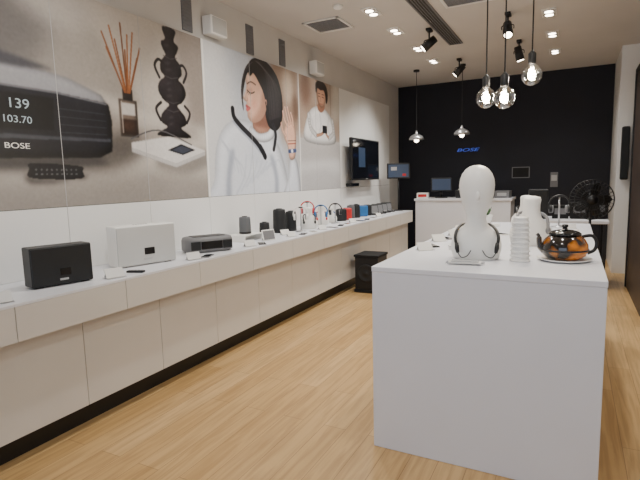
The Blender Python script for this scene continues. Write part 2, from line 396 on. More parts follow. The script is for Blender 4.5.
for k in range(8):
    x0 = .14+k*.033
    A.line([(x0, .0+.03*k), (x0+.05, .12+.02*k), (x0+.07, .28-.01*k)], .008, (172, 179, 193), .5, soft=.03, clip=T_, curve=True)
for k in range(5): A.line([(.06+.015*k, .40-.03*k), (.10+.02*k, .33-.03*k), (.12+.02*k, .20-.02*k)], .007, (176, 182, 195), .5, soft=.025, clip=T_, curve=True)
A.ell(.28, .28, .22, .12, (190, 196, 208), .07, -.5, .5, clip=T_)
A.poly([(.262, .57), (.262, .47), (.31, .43), (.375, .47), (.385, .62), (.35, .68), (.30, .62)], (184, 136, 114), .005, vol=.4, vs=.04)
A.poly([(.262, .56), (.30, .575), (.34, .62), (.37, .56), (.36, .50), (.31, .50), (.27, .51)], (122, 80, 66), .018, a=.8)
A.poly([(.245, .50), (.29, .455), (.35, .47), (.385, .52), (.40, .45), (.35, .395), (.28, .395), (.235, .44)], (226, 229, 235), .004, vol=.35, vs=.025)
for k in range(9): A.line([(.258+.015*k, .48-.012*math.sin(k*.4)), (.262+.014*k, .415)], .003, (178, 184, 196), .5, soft=.01)
Hm = A.poly([(.245, .88), (.255, .955), (.30, 1.0), (.37, .99), (.43, .92), (.462, .80), (.468, .66), (.452, .55), (.415, .49), (.37, .505), (.345, .58), (.33, .75), (.28, .86)], (30, 25, 28), .004, vol=.5, vs=.04)
F_ = A.poly([(.262, .915), (.238, .87), (.225, .82), (.2265, .79), (.224, .762), (.214, .72), (.205, .693), (.209, .678), (.223, .668), (.2245, .655), (.218, .640), (.2225, .626), (.2200, .608), (.2275, .592), (.2265, .570), (.235, .545), (.256, .525), (.29, .535), (.325, .575), (.352, .65), (.36, .75), (.35, .86), (.31, .93)], (230, 186, 162), .003, vol=.26, vs=.045, d=(-.5, .8), dk=.2)
A.poly([(.25, .53), (.29, .54), (.325, .58), (.355, .66), (.355, .80), (.325, .75), (.31, .66), (.285, .60)], (172, 122, 100), .022, a=.7, clip=F_)
A.ell(.272, .665, .05, .05, (224, 150, 132), .03, 0, .6, clip=F_); A.ell(.245, .85, .06, .05, (246, 214, 194), .03, 0, .7, clip=F_); A.ell(.245, .70, .04, .03, (246, 212, 192), .02, 0, .5, clip=F_)
A.ell(.250, .758, .050, .022, (196, 146, 126), .012, .1, .8, clip=F_)
A.line([(.233, .797), (.256, .818), (.285, .806)], .0065, (66, 46, 42), .9, soft=.008, curve=True)
A.line([(.232, .752), (.246, .738), (.264, .740), (.276, .752)], .006, (32, 22, 22), curve=True)
for q_ in ((.236, .746), (.245, .738), (.255, .737)): A.line([q_, (q_[0]-.005, q_[1]-.016)], .0025, (32, 22, 22))
A.line([(.226, .79), (.222, .74), (.213, .70)], .008, (250, 222, 206), .6, soft=.012, curve=True, clip=F_)
A.ell(.2215, .677, .008, .005, (130, 78, 66), .004, 0, .9); A.line([(.229, .70), (.233, .685), (.227, .672)], .004, (180, 126, 106), .9, curve=True)
A.poly([(.2185, .640), (.224, .646), (.236, .640), (.250, .630), (.236, .628), (.2225, .627)], (176, 74, 78), .002)
A.poly([(.2225, .626), (.236, .627), (.250, .630), (.240, .612), (.228, .603), (.2205, .609)], (200, 96, 98), .002)
A.ell(.240, .588, .03, .008, (188, 136, 116), .01, .2, .6, clip=F_)
Fr = A.poly([(.248, .86), (.243, .93), (.275, .99), (.34, 1.01), (.41, .95), (.45, .84), (.462, .68), (.445, .55), (.40, .495), (.365, .515), (.352, .60), (.348, .69), (.332, .77), (.305, .835), (.275, .885), (.262, .87)], (26, 21, 24), .004, vol=.45, vs=.03)
Fl = A.poly([(.262, .96), (.232, .92), (.208, .84), (.196, .75), (.197, .66), (.205, .60), (.205, .70), (.215, .78), (.236, .87), (.27, .92)], (26, 21, 24), .003, vol=.3, vs=.02)
A.ell(.349, .695, .020, .034, (206, 154, 132), .004); A.ell(.348, .69, .010, .018, (30, 28, 30), .003)
hc = np.clip(Hm+Fr+Fl, 0, 1)
for k in range(46):
    t = k/45; j = RNG.normal(0, .003); gcol = 62+50*random.random()*(1-abs(t-.4))
    A.line([(.285+.03*t, .98), (.345+.06*t+j, .93-.05*t), (.365+.085*t+j, .78), (.37+.085*t, .56+.05*t)], .0015, (gcol, gcol*.93, gcol*.95), .55, clip=hc, curve=True)
for k in range(12):
    t = k/11; A.line([(.275-.01*t, .965), (.225-.01*t, .88), (.200+.008*t, .75), (.20, .63)], .0012, (80, 74, 78), .5, clip=hc, curve=True)
A.line([(.142, .575), (.150, .525), (.185, .475), (.225, .43), (.27, .375), (.305, .325)], .036, (150, 158, 174), .8, curve=True, soft=.02, clip=T_)
A.line([(.142, .60), (.148, .545), (.18, .495), (.22, .45), (.268, .395), (.305, .34)], .030, (22, 22, 26), curve=True, rnd=-.8)
A.line([(.30, .35), (.318, .312), (.33, .28)], .037, (24, 24, 28), rnd=-.6)
A.line([(.395, .53), (.41, .46), (.40, .38), (.392, .34)], .027, (26, 26, 30), curve=True, rnd=-.8)
A.line([(.346, .685), (.36, .60), (.385, .53)], .004, (36, 36, 40), curve=True)
A.poly([(.445, -.08), (.495, .12), (.51, .27), (.553, .29), (.582, .18), (.585, -.08)], (214, 218, 227), .005, vol=.35, vs=.05)
A.poly([(.512, .27), (.498, .37), (.472, .45), (.478, .52), (.50, .57), (.53, .59), (.556, .56), (.568, .46), (.562, .36), (.552, .28)], (222, 176, 152), .004, vol=.35, vs=.03)
for k, P_ in enumerate([[(.50, .54), (.478, .595), (.470, .65)], [(.515, .56), (.498, .625), (.486, .685)], [(.53, .57), (.516, .635), (.505, .69)], [(.547, .55), (.542, .605), (.531, .65)]]):
    A.line(P_, .0195-.001*k, (180, 128, 106), curve=True); A.line(P_, .0160-.001*k, (228, 184, 160), curve=True, rnd=.25)
    A.ell(P_[2][0]-.001, P_[2][1]+.006, .007, .010, (242, 212, 200), .003, .3)
A.line([(.485, .46), (.463, .50), (.455, .555)], .019, (224, 178, 154), curve=True, rnd=.3)
A.line([(.507, .335), (.560, .345)], .024, (60, 74, 112), rnd=-.3); A.ell(.532, .34, .030, .030, (150, 156, 170), .003); A.ell(.532, .34, .022, .022, (220, 224, 232), .003)
A.line([(.501, .395), (.563, .405)], .006, (150, 64, 54)); A.line([(.499, .42), (.565, .43)], .004, (90, 70, 60))
A.rect(.5975, .6025, -.05, 1.05, (228, 226, 220), 0)
p2 = A.build('wall_poster', .69+PW+.001, 1.352, PX)
for par, st in ((p1, .69), (p2, .69+PW)):
    t = B('board_joints')
    for i in range(0, 5):
        yy = st+PS*i
        t.bx(PX-.002, PX+.0012, yy-.0022, yy+.0022, 1.352, 2.81, 'lgry')
    o = t.done(); o.parent = par
B('trim_1').bx(PX, PX+.006, .69+PW-.012, .69+PW+.012, 1.352, 2.81, 'wht').done()

# ------------------------------------------------------------------ wall counter
c = B('display_counter')
CE = 8.42; CB = -3.148
c.bx(CB, -2.53, Y0+.4, CE, .70, .885, 'seam').bx(CB, -2.515, Y0+.4, CE, .885, .90, 'lacq', .001)
y = 1.43-.7*5
while y < CE:
    a, b = max(y+.002, Y0+.4), min(y+.698, CE)
    if b > a: c.bx(-2.53, -2.515, a, b, .70, .884, 'cab', .001)
    y += .7
c.bx(CB, -2.622, Y0+.4, CE, .15, .70, 'seam').bx(CB, -2.70, Y0+.4, CE, 0, .15, 'blk')
y = 1.865-.62*6
while y < CE:
    a, b = max(y+.002, Y0+.4), min(y+.618, CE)
    if b > a: c.bx(-2.622, -2.604, a, b, .15, .698, 'cab', .001)
    y += .62
c.done()

# ------------------------------------------------------------------ island
IX0, IX1, IY0, IY1, IZ = -.945, .150, 2.41, 5.1, 1.025
i_ = B('display_island')
i_.bx(IX0, IX1, IY0, IY1, 0, IZ-.028, 'lacq', .003).bx(IX0-.002, IX1+.002, IY0-.002, IY1+.002, IZ-.028, IZ, 'lacq', .003)
i_.done()

# ------------------------------------------------------------------ soundbox speakers
def cabinet_speaker(name, Wd, Hh, D, body, gr, loc, rz):
    b = B(name)
    b.box((0, 0, Hh/2+.006), (Wd, D, Hh), body, .008, seg=3)
    b.box((0, -D/2-.003, Hh/2+.006), (Wd*.975, .012, Hh*.95), gr, .004)
    b.box((Wd*.03, -D/2-.010, Hh*.36), (Wd*.17, .004, Hh*.17), 'blkg', .001)
    b.box((0, -D/2-.010, Hh*.17), (Wd*.14, .003, .012), 'lgry', .001)
    for k in range(6): b.cyl(((k-2.5)*.02, D*.1, Hh+.005), ((k-2.5)*.02, D*.1, Hh+.008), .006, 'gry', 10)
    for sx in (-1, 1): b.box((sx*Wd*.38, 0, .003), (.05, D*.7, .006), 'blk')
    return b.done(loc, rz)
cabinet_speaker('compact_speaker', .35, .235, .13, 'blk', 'grB', (-2.77, 1.86, .9), math.radians(76))
cabinet_speaker('bookshelf_speaker', .46, .29, .15, 'wht', 'grW', (-2.84, 2.58, .9), math.radians(74))
r = B('table_radio')
W2, D2 = .39, .23
bm = bmesh.new(); n = 20; L = []
for z, sx, sy in ((.0, .9, .9), (.012, 1, 1), (.09, 1, .97), (.112, .96, .9), (.118, .85, .75)):
    row = []
    for k in range(n*2):
        a = 2*math.pi*k/(n*2); ca, sa = math.cos(a), math.sin(a)
        e = 4
        rr = (abs(ca)**e+abs(sa)**e)**(-1/e)
        row.append(bm.verts.new((rr*ca*W2/2*sx, rr*sa*D2/2*sy, z+.004)))
    L.append(row)
for a, c2 in zip(L, L[1:]):
    for k in range(len(a)): bm.faces.new((a[k], a[(k+1) % len(a)], c2[(k+1) % len(a)], c2[k]))
bm.faces.new(L[0][::-1]); bm.faces.new(L[-1])
r.merge(bm, 'gry', True)
r.box((0, -D2/2-.001, .06), (.17, .01, .06), 'blkg', .002).box((-.13, -D2/2+.001, .06), (.075, .012, .065), 'grB', .002).box((.13, -D2/2+.001, .06), (.075, .012, .065), 'grB', .002)
r.box((0, 0, .002), (.25, .15, .004), 'blk').box((0, 0, .124), (.26, .12, .004), 'blk', .001)
r.done((-2.81, 3.27, .9), math.radians(60), 1.08)

def price_tag(loc, rz, s=1, name='price_tag'):
    b = B(name)
    b.box((0, 0, .003), (.09*s, .055*s, .006), 'glass').box((0, .0, .022*s), (.085*s, .004, .05*s), 'paper', rot=(math.radians(-35), 0, 0)).box((0, .012*s, .015*s), (.08*s, .003, .02*s), 'lgry', rot=(math.radians(30), 0, 0))
    return b.done(loc, rz)
def phone(loc, rz, m='blkg', name='smartphone'):
    return B(name).box((0, 0, .004), (.07, .14, .008), m, .003).box((0, 0, .0083), (.062, .125, .0006), 'scr').done(loc, rz)
def remote(loc, rz):
    b = B('remote_control').box((0, 0, .007), (.04, .12, .014), 'blk', .004)
    for i in range(4):
        for j in (-1, 1): b.cyl((j*.009, -.04+i*.024, .013), (j*.009, -.04+i*.024, .0155), .005, 'gry', 8)
    return b.done(loc, rz)
CZ = .9
price_tag((-2.62, 1.42, CZ), 1.3, 1.3); price_tag((-2.60, 2.12, CZ), 1.3, 1.4); remote((-2.61, 2.30, CZ), 1.9); price_tag((-2.60, 2.86, CZ), 1.2, 1.3)
phone((-2.60, 3.02, CZ), .4, 'gry'); price_tag((-2.61, 3.62, CZ), 1.2, 1.3); phone((-2.60, 3.80, CZ), .7); price_tag((-2.62, 4.38, CZ), 1.2, 1.2)
price_tag((-2.62, 1.0, CZ), 1.3, 1.3); price_tag((-2.62, 5.1, CZ), 1.2, 1.3); price_tag((-2.62, 6.0, CZ), 1.2, 1.3); price_tag((-2.62, 7.0, CZ), 1.2, 1.3)
for k, yv in enumerate([4.62, 4.85, 5.35, 5.6, 5.8, 6.25, 6.5, 6.75]): phone((-2.61, yv, CZ), .3+.5*(k % 3), ['blkg', 'wht', 'gry'][k % 3])

def column_speaker(loc, h, r0, m, name='cylinder_speaker', top='blk'):
    b = B(name)
    b.lathe([(r0*.9, 0), (r0, .008), (r0*.98, h*.5), (r0*.93, h*.93), (r0*.85, h*.985), (r0*.5, h)], m)
    b.lathe([(r0*.45, h), (r0*.45, h+.006), (0, h+.008)], top); b.lathe([(r0*1.02, .002), (r0*1.02, .02), (r0*.99, .022)], 'blk')
    return b.done(loc)
B('acrylic_riser').bx(-.16, .16, -.11, .11, .06, .068, 'wht', .001).bx(-.16, -.152, -.11, .11, 0, .06, 'wht').bx(.152, .16, -.11, .11, 0, .06, 'wht').done((-2.92, 3.98, CZ), 1.57)
column_speaker((-2.92, 3.98, .968), .17, .06, 'grG')
column_speaker((-2.86, 4.24, CZ), .16, .055, 'grB', 'canister_speaker')
B('tablet').box((0, 0, .055), (.15, .008, .11), 'wht', .003, rot=(-.3, 0, 0)).box((0, -.006, .055), (.13, .004, .09), 'gry', rot=(-.3, 0, 0)).box((0, .03, .012), (.08, .06, .024), 'lgry').done((-2.68, 4.04, CZ), 1.2)
price_tag((-2.78, 4.52, CZ), 1.2, 1.3)

def headphones(b, c, R, m='blk'):
    P = [(c[0]+R*math.cos(a), c[1], c[2]+R*1.05*math.sin(a)) for a in np.linspace(-.35, math.pi+.35, 20)]
    b.tube(P, R*.09, m, 8)
    for s in (-1, 1):
        e = (c[0]+s*R*.97, c[1], c[2]-R*.35)
        b.cyl((e[0], e[1], e[2]), (e[0]-s*R*.25, e[1], e[2]), R*.42, m, 20); b.cyl((e[0]-s*R*.25, e[1], e[2]), (e[0]-s*R*.38, e[1], e[2]), R*.38, 'gry', 20)
def neck_bust(name, loc, rz, sc=1, m='bust', band=None):
    b = B(name)
    b.rings([(0, 0, 0, .10, .06), (.015, 0, 0, .112, .066), (.06, 0, 0, .12, .07), (.10, 0, 0, .115, .066), (.135, 0, 0, .085, .06), (.165, 0, 0, .058, .052), (.2, 0, -.003, .048, .047), (.24, 0, -.008, .047, .047), (.27, 0, -.014, .05, .052), (.285, 0, -.016, .044, .046), (.292, 0, -.016, .02, .02)], m, 28)
    if band:
        b.tube(smooth_pts([(-.075, -.085, .10), (-.08, -.03, .165), (-.05, .05, .19), (.05, .05, .19), (.08, -.03, .165), (.075, -.085, .10)], 6), .009, band)
        b.sphere((-.074, -.088, .095), (.014, .014, .022), band); b.sphere((.074, -.088, .095), (.014, .014, .022), band)
    return b.done(loc, rz, sc)
def hp_stand(loc, rz, m, R=.085, h=.26, name='headphone_stand'):
    b = B(name)
    b.lathe([(.06, 0), (.06, .008), (.02, .014), (.01, .02)], 'sil').cyl((0, 0, .01), (0, 0, h), .007, 'sil', 12)
    b.box((0, 0, h), (.05, .03, .014), 'blk', .004); headphones(b, (0, 0, h-R*.95), R, m)
    return b.done(loc, rz)
column_speaker((-2.95, 4.68, CZ), .27, .075, 'grB', 'round_speaker'); column_speaker((-2.93, 4.90, CZ), .23, .065, 'grB', 'round_speaker')
hp_stand((-2.76, 4.84, CZ), .5, 'wht', h=.28)
neck_bust('necklace_display_bust', (-2.82, 5.14, CZ), .6, .9, 'bust', 'blk')
hp_stand((-2.96, 5.36, CZ), .5, 'red', h=.31); hp_stand((-2.82, 5.46, CZ), .5, 'blu', h=.26)
neck_bust('necklace_display_bust', (-2.92, 5.66, CZ), .6, .85, 'bust', 'red')
hp_stand((-2.80, 5.84, CZ), .5, 'blk', h=.26); neck_bust('necklace_display_bust', (-2.94, 5.98, CZ), .6, .75, 'bust', 'blu')
for k, (yy, mm) in enumerate([(6.20, 'grB'), (6.38, 'red'), (7.0, 'blu'), (7.16, 'grB')]):
    b = B('portable_speaker'); b.box((0, 0, .085), (.15, .07, .17), mm, .02, seg=3).box((0, 0, .004), (.1, .05, .008), 'blk').box((0, 0, .173), (.08, .03, .006), 'gry', .002); b.done((-2.88, yy, CZ), .7)
column_speaker((-2.9, 6.58, CZ), .2, .06, 'grG', 'canister_speaker'); column_speaker((-2.9, 6.78, CZ), .2, .06, 'grB', 'canister_speaker')
for k in range(4):
    b = B('earphone_case_display')
    b.box((0, 0, .01), (.2, .16, .02), 'blk', .004).box((0, .03, .09), (.2, .015, .15), 'blk', .004, rot=(-.35, 0, 0)).box((0, .018, .09), (.17, .006, .11), 'gry', .001, rot=(-.35, 0, 0)).box((0, -.03, .03), (.10, .05, .02), 'sil', .004)
    b.done((-2.84, 7.36+k*.22, CZ), .9)

# ------------------------------------------------------------------ TV
t = B('wall_television')
t.box((0, 0, 0), (1.14, .05, .64), 'blk', .008).box((0, -.027, .005), (1.09, .004, .59), 'scr').box((0, .05, 0), (.5, .05, .35), 'blkm').box((0, -.029, -.30), (.06, .003, .012), 'lgry')
t.box((.1, .10, 0), (.12, .06, .2), 'blkm').box((-.20, -.031, .03), (.26, .002, .3), 'pink')
t.done((PX+.132, 7.33, 1.78), math.radians(90))
b = B('set_top_box'); b.box((0, 0, 0), (.3, .1, .05), 'blk', .006).box((0, -.052, 0), (.25, .003, .03), 'scr').done((PX+.052, 7.0, 1.39), math.radians(90))

# ------------------------------------------------------------------ subwoofer
b = B('subwoofer')
b.box((0, 0, .255), (.32, .36, .43), 'blk', .01).box((0, 0, .02), (.34, .38, .04), 'blkm', .004).box((0, 0, .485), (.34, .38, .03), 'blkm', .004)
b.lathe([(.12, 0), (.12, .012), (.10, .014), (.08, .004), (.03, .004), (.02, .012), (0, .014)], 'grB', (0, -.18, .26), T=Matrix.Rotation(math.pi/2, 4, 'X'))
b.done((-2.35, 5.97, 0))

# ------------------------------------------------------------------ mannequin bust
b = B('mannequin_bust')
b.rings([(0, 0, 0, .118, .075), (.01, 0, 0, .128, .08), (.05, 0, 0, .137, .086), (.085, 0, 0, .138, .085), (.12, 0, 0, .13, .08), (.15, 0, 0, .108, .072), (.175, 0, .002, .08, .064), (.20, 0, .002, .060, .057), (.23, 0, 0, .053, .055), (.255, 0, -.004, .054, .060), (.275, 0, -.010, .062, .072), (.30, 0, -.014, .073, .086), (.335, 0, -.012, .084, .097), (.375, 0, -.006, .092, .105), (.415, 0, 0, .096, .110), (.45, 0, .003, .092, .105), (.48, 0, .005, .081, .093), (.505, 0, .006, .063, .072), (.52, 0, .006, .042, .048), (.528, 0, .006, .018, .02)], 'bust', 48)
b.sphere((0, -.108, .355), (.013, .018, .030), 'bust')
b.tube(smooth_pts([(-.105, -.085, .075), (-.115, -.065, .13), (-.10, .0, .172), (-.06, .066, .19), (.06, .066, .19), (.10, .0, .172), (.115, -.065, .13), (.105, -.085, .075)], 8), .0085, 'blk', 10)
for s in (-1, 1):
    b.tube([(s*.108, -.083, .10), (s*.105, -.09, .07), (s*.10, -.092, .045)], [.010, .013, .009], 'blk', 10)
    b.tube(smooth_pts([(s*.10, -.093, .045), (s*.08, -.10, .02), (s*.05, -.1, .03), (s*.03, -.095, .06)], 6), .0025, 'blk', 6)
b.done((-.48, 2.85, IZ), math.radians(12), 1.0)
b = B('acrylic_tray'); b.box((0, 0, .004), (.2, .09, .008), 'glass').box((0, 0, .011), (.17, .07, .006), 'paper').box((.0, 0, .017), (.14, .05, .006), 'lgry').done((-.50, 2.64, IZ), .1)
neck_bust('earphone_display_bust', (-.24, 3.50, IZ), .3, 1.12, 'bust', 'gry')

b = B('cup_stack')
P = []
for k in range(9):
    z = .0+k*.026
    P += [(.052-.001*k, z), (.055-.001*k, z+.003), (.055-.001*k, z+.008), (.050-.001*k, z+.010), (.046-.001*k, z+.0245)]
P += [(.040, .234), (.038, .245), (.03, .247), (0, .247)]
b.lathe(P, 'wht', smooth=False)
b.done((-.245, 2.84, IZ), 0, .98)

b = B('glass_teapot')
b.lathe([(.06, 0), (.11, .002), (.135, .012), (.137, .016), (.11, .008), (0, .006)], 'wht')
b.lathe([(.05, .009), (.085, .012), (.11, .035), (.118, .06), (.115, .09), (.10, .118), (.08, .135), (.075, .14), (.0, .14)], 'pot', seg=48)
b.lathe([(.08, .14), (.082, .148), (.07, .158), (.04, .166), (.014, .169), (.012, .18), (.018, .188), (.014, .196), (0, .198)], 'blkg')
b.tube(smooth_pts([(.085, 0, .13), (.135, 0, .135), (.158, 0, .10), (.15, 0, .06), (.115, 0, .04)], 6), .009, 'blk', 10)
b.tube(smooth_pts([(-.10, 0, .05), (-.125, 0, .085), (-.13, 0, .13), (-.14, 0, .145)], 6), [.018]*6+[.014]*6+[.009]*7, 'smoke', 12)
b.tube([(.118*math.cos(a), .118*math.sin(a), .062) for a in np.linspace(0, 2*math.pi, 40)[:-1]], .005, 'blk', 6, True)
b.done((-.03, 2.93, IZ), .25)

for k, (x, yv) in enumerate([(-.80, 3.05), (-.82, 3.5), (-.78, 3.85), (-.80, 4.2), (-.76, 4.55)]):
    price_tag((x-.03, yv, IZ), .8, 1.2, 'info_card')
    b = B('earphone_case'); b.box((0, 0, .015), (.075, .055, .03), 'blk' if k % 2 else 'wht', .010, seg=3).box((0, 0, .022), (.076, .056, .002), 'gry'); b.done((x+.14, yv+.1, IZ), .5)
phone((-.84, 3.25, IZ), .6, name='mobile_phone'); phone((-.84, 3.68, IZ), .9, 'gry', 'mobile_phone')
phone((-.5, 3.45, IZ), .5, name='mobile_phone'); phone((-.5, 4.05, IZ), .9, 'wht', 'mobile_phone')
for k, (x, yv) in enumerate([(-.03, 3.5), (0, 3.95), (-.02, 4.4)]):
    phone((x, yv, IZ), .4+k, name='mobile_phone'); price_tag((x+.02, yv+.22, IZ), .2, .9, 'info_card')
neck_bust('earphone_display_bust', (-.35, 4.5, IZ), .3, 1.0, 'bust', 'blk')
hp_stand((-.1, 4.75, IZ), .2, 'blk', h=.27, name='headset_stand')
b = B('potted_plant'); b.lathe([(.04, 0), (.05, .06), (.055, .08), (.045, .082), (0, .075)], 'wht')
for k in range(26):
    a = random.random()*6.28; rr = .02+random.random()*.06; z = .13+random.random()*.14
    b.tube([(0, 0, .07), (rr*.4*math.cos(a), rr*.4*math.sin(a), z*.7), (rr*math.cos(a), rr*math.sin(a), z)], [.003, .009, .002], 'grn', 5)
b.done((-.74, 4.98, IZ))

# ------------------------------------------------------------------ cash desk + goods
b = B('cash_desk')
b.bx(-2.50, -.9, 8.55, 9.15, 0, 1.06, 'lacq', .003).bx(-2.52, -.88, 8.53, 9.17, 1.06, 1.10, 'lacq', .003).done()
b = B('pos_monitor'); b.box((0, 0, .01), (.2, .16, .02), 'blk', .004).cyl((0, 0, .02), (0, 0, .14), .02, 'blk').box((0, -.01, .24), (.36, .04, .24), 'blk', .006, rot=(-.15, 0, 0)).box((0, -.034, .24), (.32, .004, .2), 'pink', rot=(-.15, 0, 0)); b.done((-2.1, 8.8, 1.1), .3)
b = B('receipt_printer'); b.box((0, 0, .07), (.16, .2, .14), 'blk', .01).box((0, -.03, .145), (.08, .02, .03), 'paper').done((-1.75, 8.8, 1.1))
b = B('desk_box'); b.box((0, 0, .05), (.2, .14, .1), 'wht', .004).box((0, -.071, .05), (.15, .003, .05), 'red').done((-2.40, 8.68, 1.1), .1)
b = B('storage_box'); b.box((0, 0, .10), (.3, .22, .2), 'blk', .006).box((0, -.112, .1), (.2, .003, .08), 'gry').done((-1.35, 8.8, 1.1), .1)
b = B('storage_box'); b.box((0, 0, .06), (.24, .2, .12), 'gry', .006).box((0, -.102, .06), (.15, .003, .05), 'lgry').done((-1.05, 8.8, 1.1), -.1)
b = B('monitor_on_pole'); b.lathe([(.08, 0), (.08, .012), (.02, .02)], 'blk').cyl((0, 0, .01), (0, 0, .62), .014, 'blk').box((0, -.02, .70), (.40, .05, .27), 'blk', .008).box((0, -.047, .70), (.35, .004, .22), 'pink').box((.10, -.05, .63), (.06, .003, .04), 'red').box((-.08, -.05, .74), (.1, .003, .06), 'lgry')
b.done((-2.74, 8.32, CZ), .35)
b = B('display_table')
b.bx(-.55, .42, 7.05, 7.75, .84, .88, 'lacq', .003)
for x in (-.51, .38):
    for yv in (7.09, 7.71): b.bx(x-.02, x+.02, yv-.02, yv+.02, 0, .84, 'blk')
b.bx(-.51, .38, 7.08, 7.72, .3, .32, 'blkm').done()
b = B('stereo_speaker'); b.box((0, 0, .2), (.24, .24, .4), 'blk', .01).box((0, -.122, .2), (.21, .006, .37), 'grB', .002).box((0, -.126, .06), (.05, .003, .012), 'lgry'); b.done((-.42, 7.35, .88), .1)
for k in range(3):
    b = B('boxed_product'); b.box((0, 0, .09+.02*k), (.2, .14, .18+.04*k), 'blkm', .004).box((0, -.071, .1+.02*k), (.14, .002, .08), 'gry').done((-.14+k*.22, 7.40, .88), .1*k)
b = B('wall_notice'); b.box((0, 0, 0), (.30, .01, .2), 'gry').box((0, -.006, 0), (.27, .002, .17), 'blkm').done((-.85, Y1-.005, 1.52))
b = B('wall_notice'); b.box((0, 0, 0), (.12, .01, .26), 'gry').box((0, -.006, .03), (.09, .002, .1), 'lgry').done((-.30, Y1-.005, 1.38))
s = txt('neon_sign', 'BOSE', (-2.0, Y1-.02, 1.94), .085, 'neon', rot=(math.pi/2, 0, 0), ext=.012, sx=2.0)
s.data.shear = .3
# ------------------------------------------------------------------ pedestal fan
b = B('pedestal_fan')
b.lathe([(.2, 0), (.2, .015), (.17, .03), (.04, .045), (.025, .06)], 'blk').cyl((0, 0, .05), (0, 0, 1.12), .014, 'blk').cyl((0, 0, .4), (0, 0, .75), .02, 'blkm')
zc = 1.20
b.cyl((0, .12, zc), (0, -.02, zc), .06, 'blk', 24, .075).box((0, .06, 1.12), (.05, .08, .08), 'blk', .01)
for R, yv in ((.215, -.07), (.215, -.03), (.17, -.10), (.11, -.115), (.16, .01), (.06, -.12)):
    b.tube([(R*math.cos(a), yv, zc+R*math.sin(a)) for a in np.linspace(0, 2*math.pi, 41)[:-1]], .004, 'blk', 6, True)
for k in range(32):
    a = 2*math.pi*k/32; ca, sa = math.cos(a), math.sin(a)
    b.tube([(.05*ca, -.12, zc+.05*sa), (.17*ca, -.10, zc+.17*sa), (.215*ca, -.07, zc+.215*sa), (.215*ca, -.03, zc+.215*sa), (.16*ca, .01, zc+.16*sa), (.06*ca, .02, zc+.06*sa)], .002, 'blk', 5)
b.cyl((0, -.125, zc), (0, -.115, zc), .05, 'blk', 20)
for k in range(5):
    T = Matrix.Translation((0, -.05, zc)) @ Matrix.Rotation(2*math.pi*k/5, 4, 'Y') @ Matrix.Translation((.11, 0, 0)) @ Matrix.Rotation(.5, 4, 'X')
    q = bmesh.new(); bmesh.ops.create_uvsphere(q, u_segments=16, v_segments=8, radius=1); bmesh.ops.scale(q, vec=(.085, .005, .055), verts=q.verts)
    b.merge(q, 'blkm', True, T)
b.done((.18, 6.1, 0), .1)
b = B('wall_column_speaker'); b.box((0, 0, 0), (.10, .10, .75), 'blk', .02).box((0, -.052, 0), (.08, .006, .7), 'grB').box((0, .055, 0), (.05, .03, .2), 'gry'); b.done((.64, 8.23, 1.75))

# ------------------------------------------------------------------ pendants
def pendant_bulb(x, yv, z):
    b = B('pendant_bulb')
    b.cyl((0, 0, .11), (0, 0, H-z-.03), .0045, 'blk', 8)
    b.lathe([(.05, H-z-.03), (.05, H-z)], 'blk')
    b.lathe([(.022, .065), (.024, .075), (.024, .13), (.018, .138), (.006, .15)], 'blk', seg=20)
    b.lathe([(.004, -.0675), (.025, -.062), (.045, -.049), (.059, -.027), (.0635, -.002), (.059, .024), (.045, .045), (.03, .058), (.022, .068)], 'glass', seg=32)
    P = [(.018*math.cos(k*.9), .018*math.sin(k*.9), -.03+k*.0024) for k in range(28)]
    b.tube(P, .0022, 'fil', 6); b.cyl((0, 0, .03), (0, 0, .07), .008, 'lgry', 10)
    o = b.done((x, yv, z))
    l = bpy.data.lights.new('bulb_light', 'POINT'); l.energy = 8; l.color = (1, .91, .77); l.shadow_soft_size = .03
    lo = bpy.data.objects.new('bulb_light', l); COL.objects.link(lo); lo.parent = o
    return o
pendant_bulb(-.53, 3.44, 2.00); pendant_bulb(-.39, 3.22, 1.96); pendant_bulb(-.26, 3.49, 2.125)
def dome_pendant(x, yv, z):
    b = B('dome_pendant_lamp')
    b.cyl((0, 0, .14), (0, 0, H-z), .005, 'blk', 8); b.lathe([(.05, H-z), (.05, H-z+.03)], 'blk')
    b.lathe([(.125, 0), (.12, .03), (.10, .06), (.06, .085), (.025, .10), (.02, .12), (.012, .15)], 'sil', seg=32)
    b.sphere((0, 0, .0), (.04, .04, .045), 'lamp')
    b.done((x, yv, z-.03))
dome_pendant(-2.38, 8.2, 2.14); dome_pendant(-1.63, 8.2, 2.18)

# ------------------------------------------------------------------ ceiling fixtures
def add_spot(loc, tgt, e, ang, col=(1, .97, .915), size=.06, blend=.8):
    l = bpy.data.lights.new('spot', 'SPOT'); l.energy = e; l.spot_size = math.radians(ang); l.spot_blend = blend; l.color = col; l.shadow_soft_size = size
    o = bpy.data.objects.new('downlight_beam', l); COL.objects.link(o); o.location = loc
    o.rotation_euler = (Vector(tgt)-Vector(loc)).to_track_quat('-Z', 'Y').to_euler(); return o
def downlight(x, yv, n=3, e=70):
    b = B('recessed_downlight')
    Lh = .125*n
    b.bx(-.075, .075, -Lh/2-.015, Lh/2+.015, -.012, 0, 'wht', .002)
    for k in range(n):
        yy = (k-(n-1)/2)*.125
        b.lathe([(.055, -.016), (.055, -.012)], 'blk', (0, yy, 0), 24); b.lathe([(.043, -.019), (.043, -.015)], 'lamp', (0, yy, 0), 20)
    b.done((x, yv, H))
    return add_spot((x, yv, H-.05), (x, yv, 0), e, 130)
for yv, e in ((-1.0, 26), (.8, 34), (2.4, 62), (3.9, 76), (5.1, 80), (5.9, 80), (6.85, 80), (7.7, 80)): downlight(-1.97, yv, 2, e)
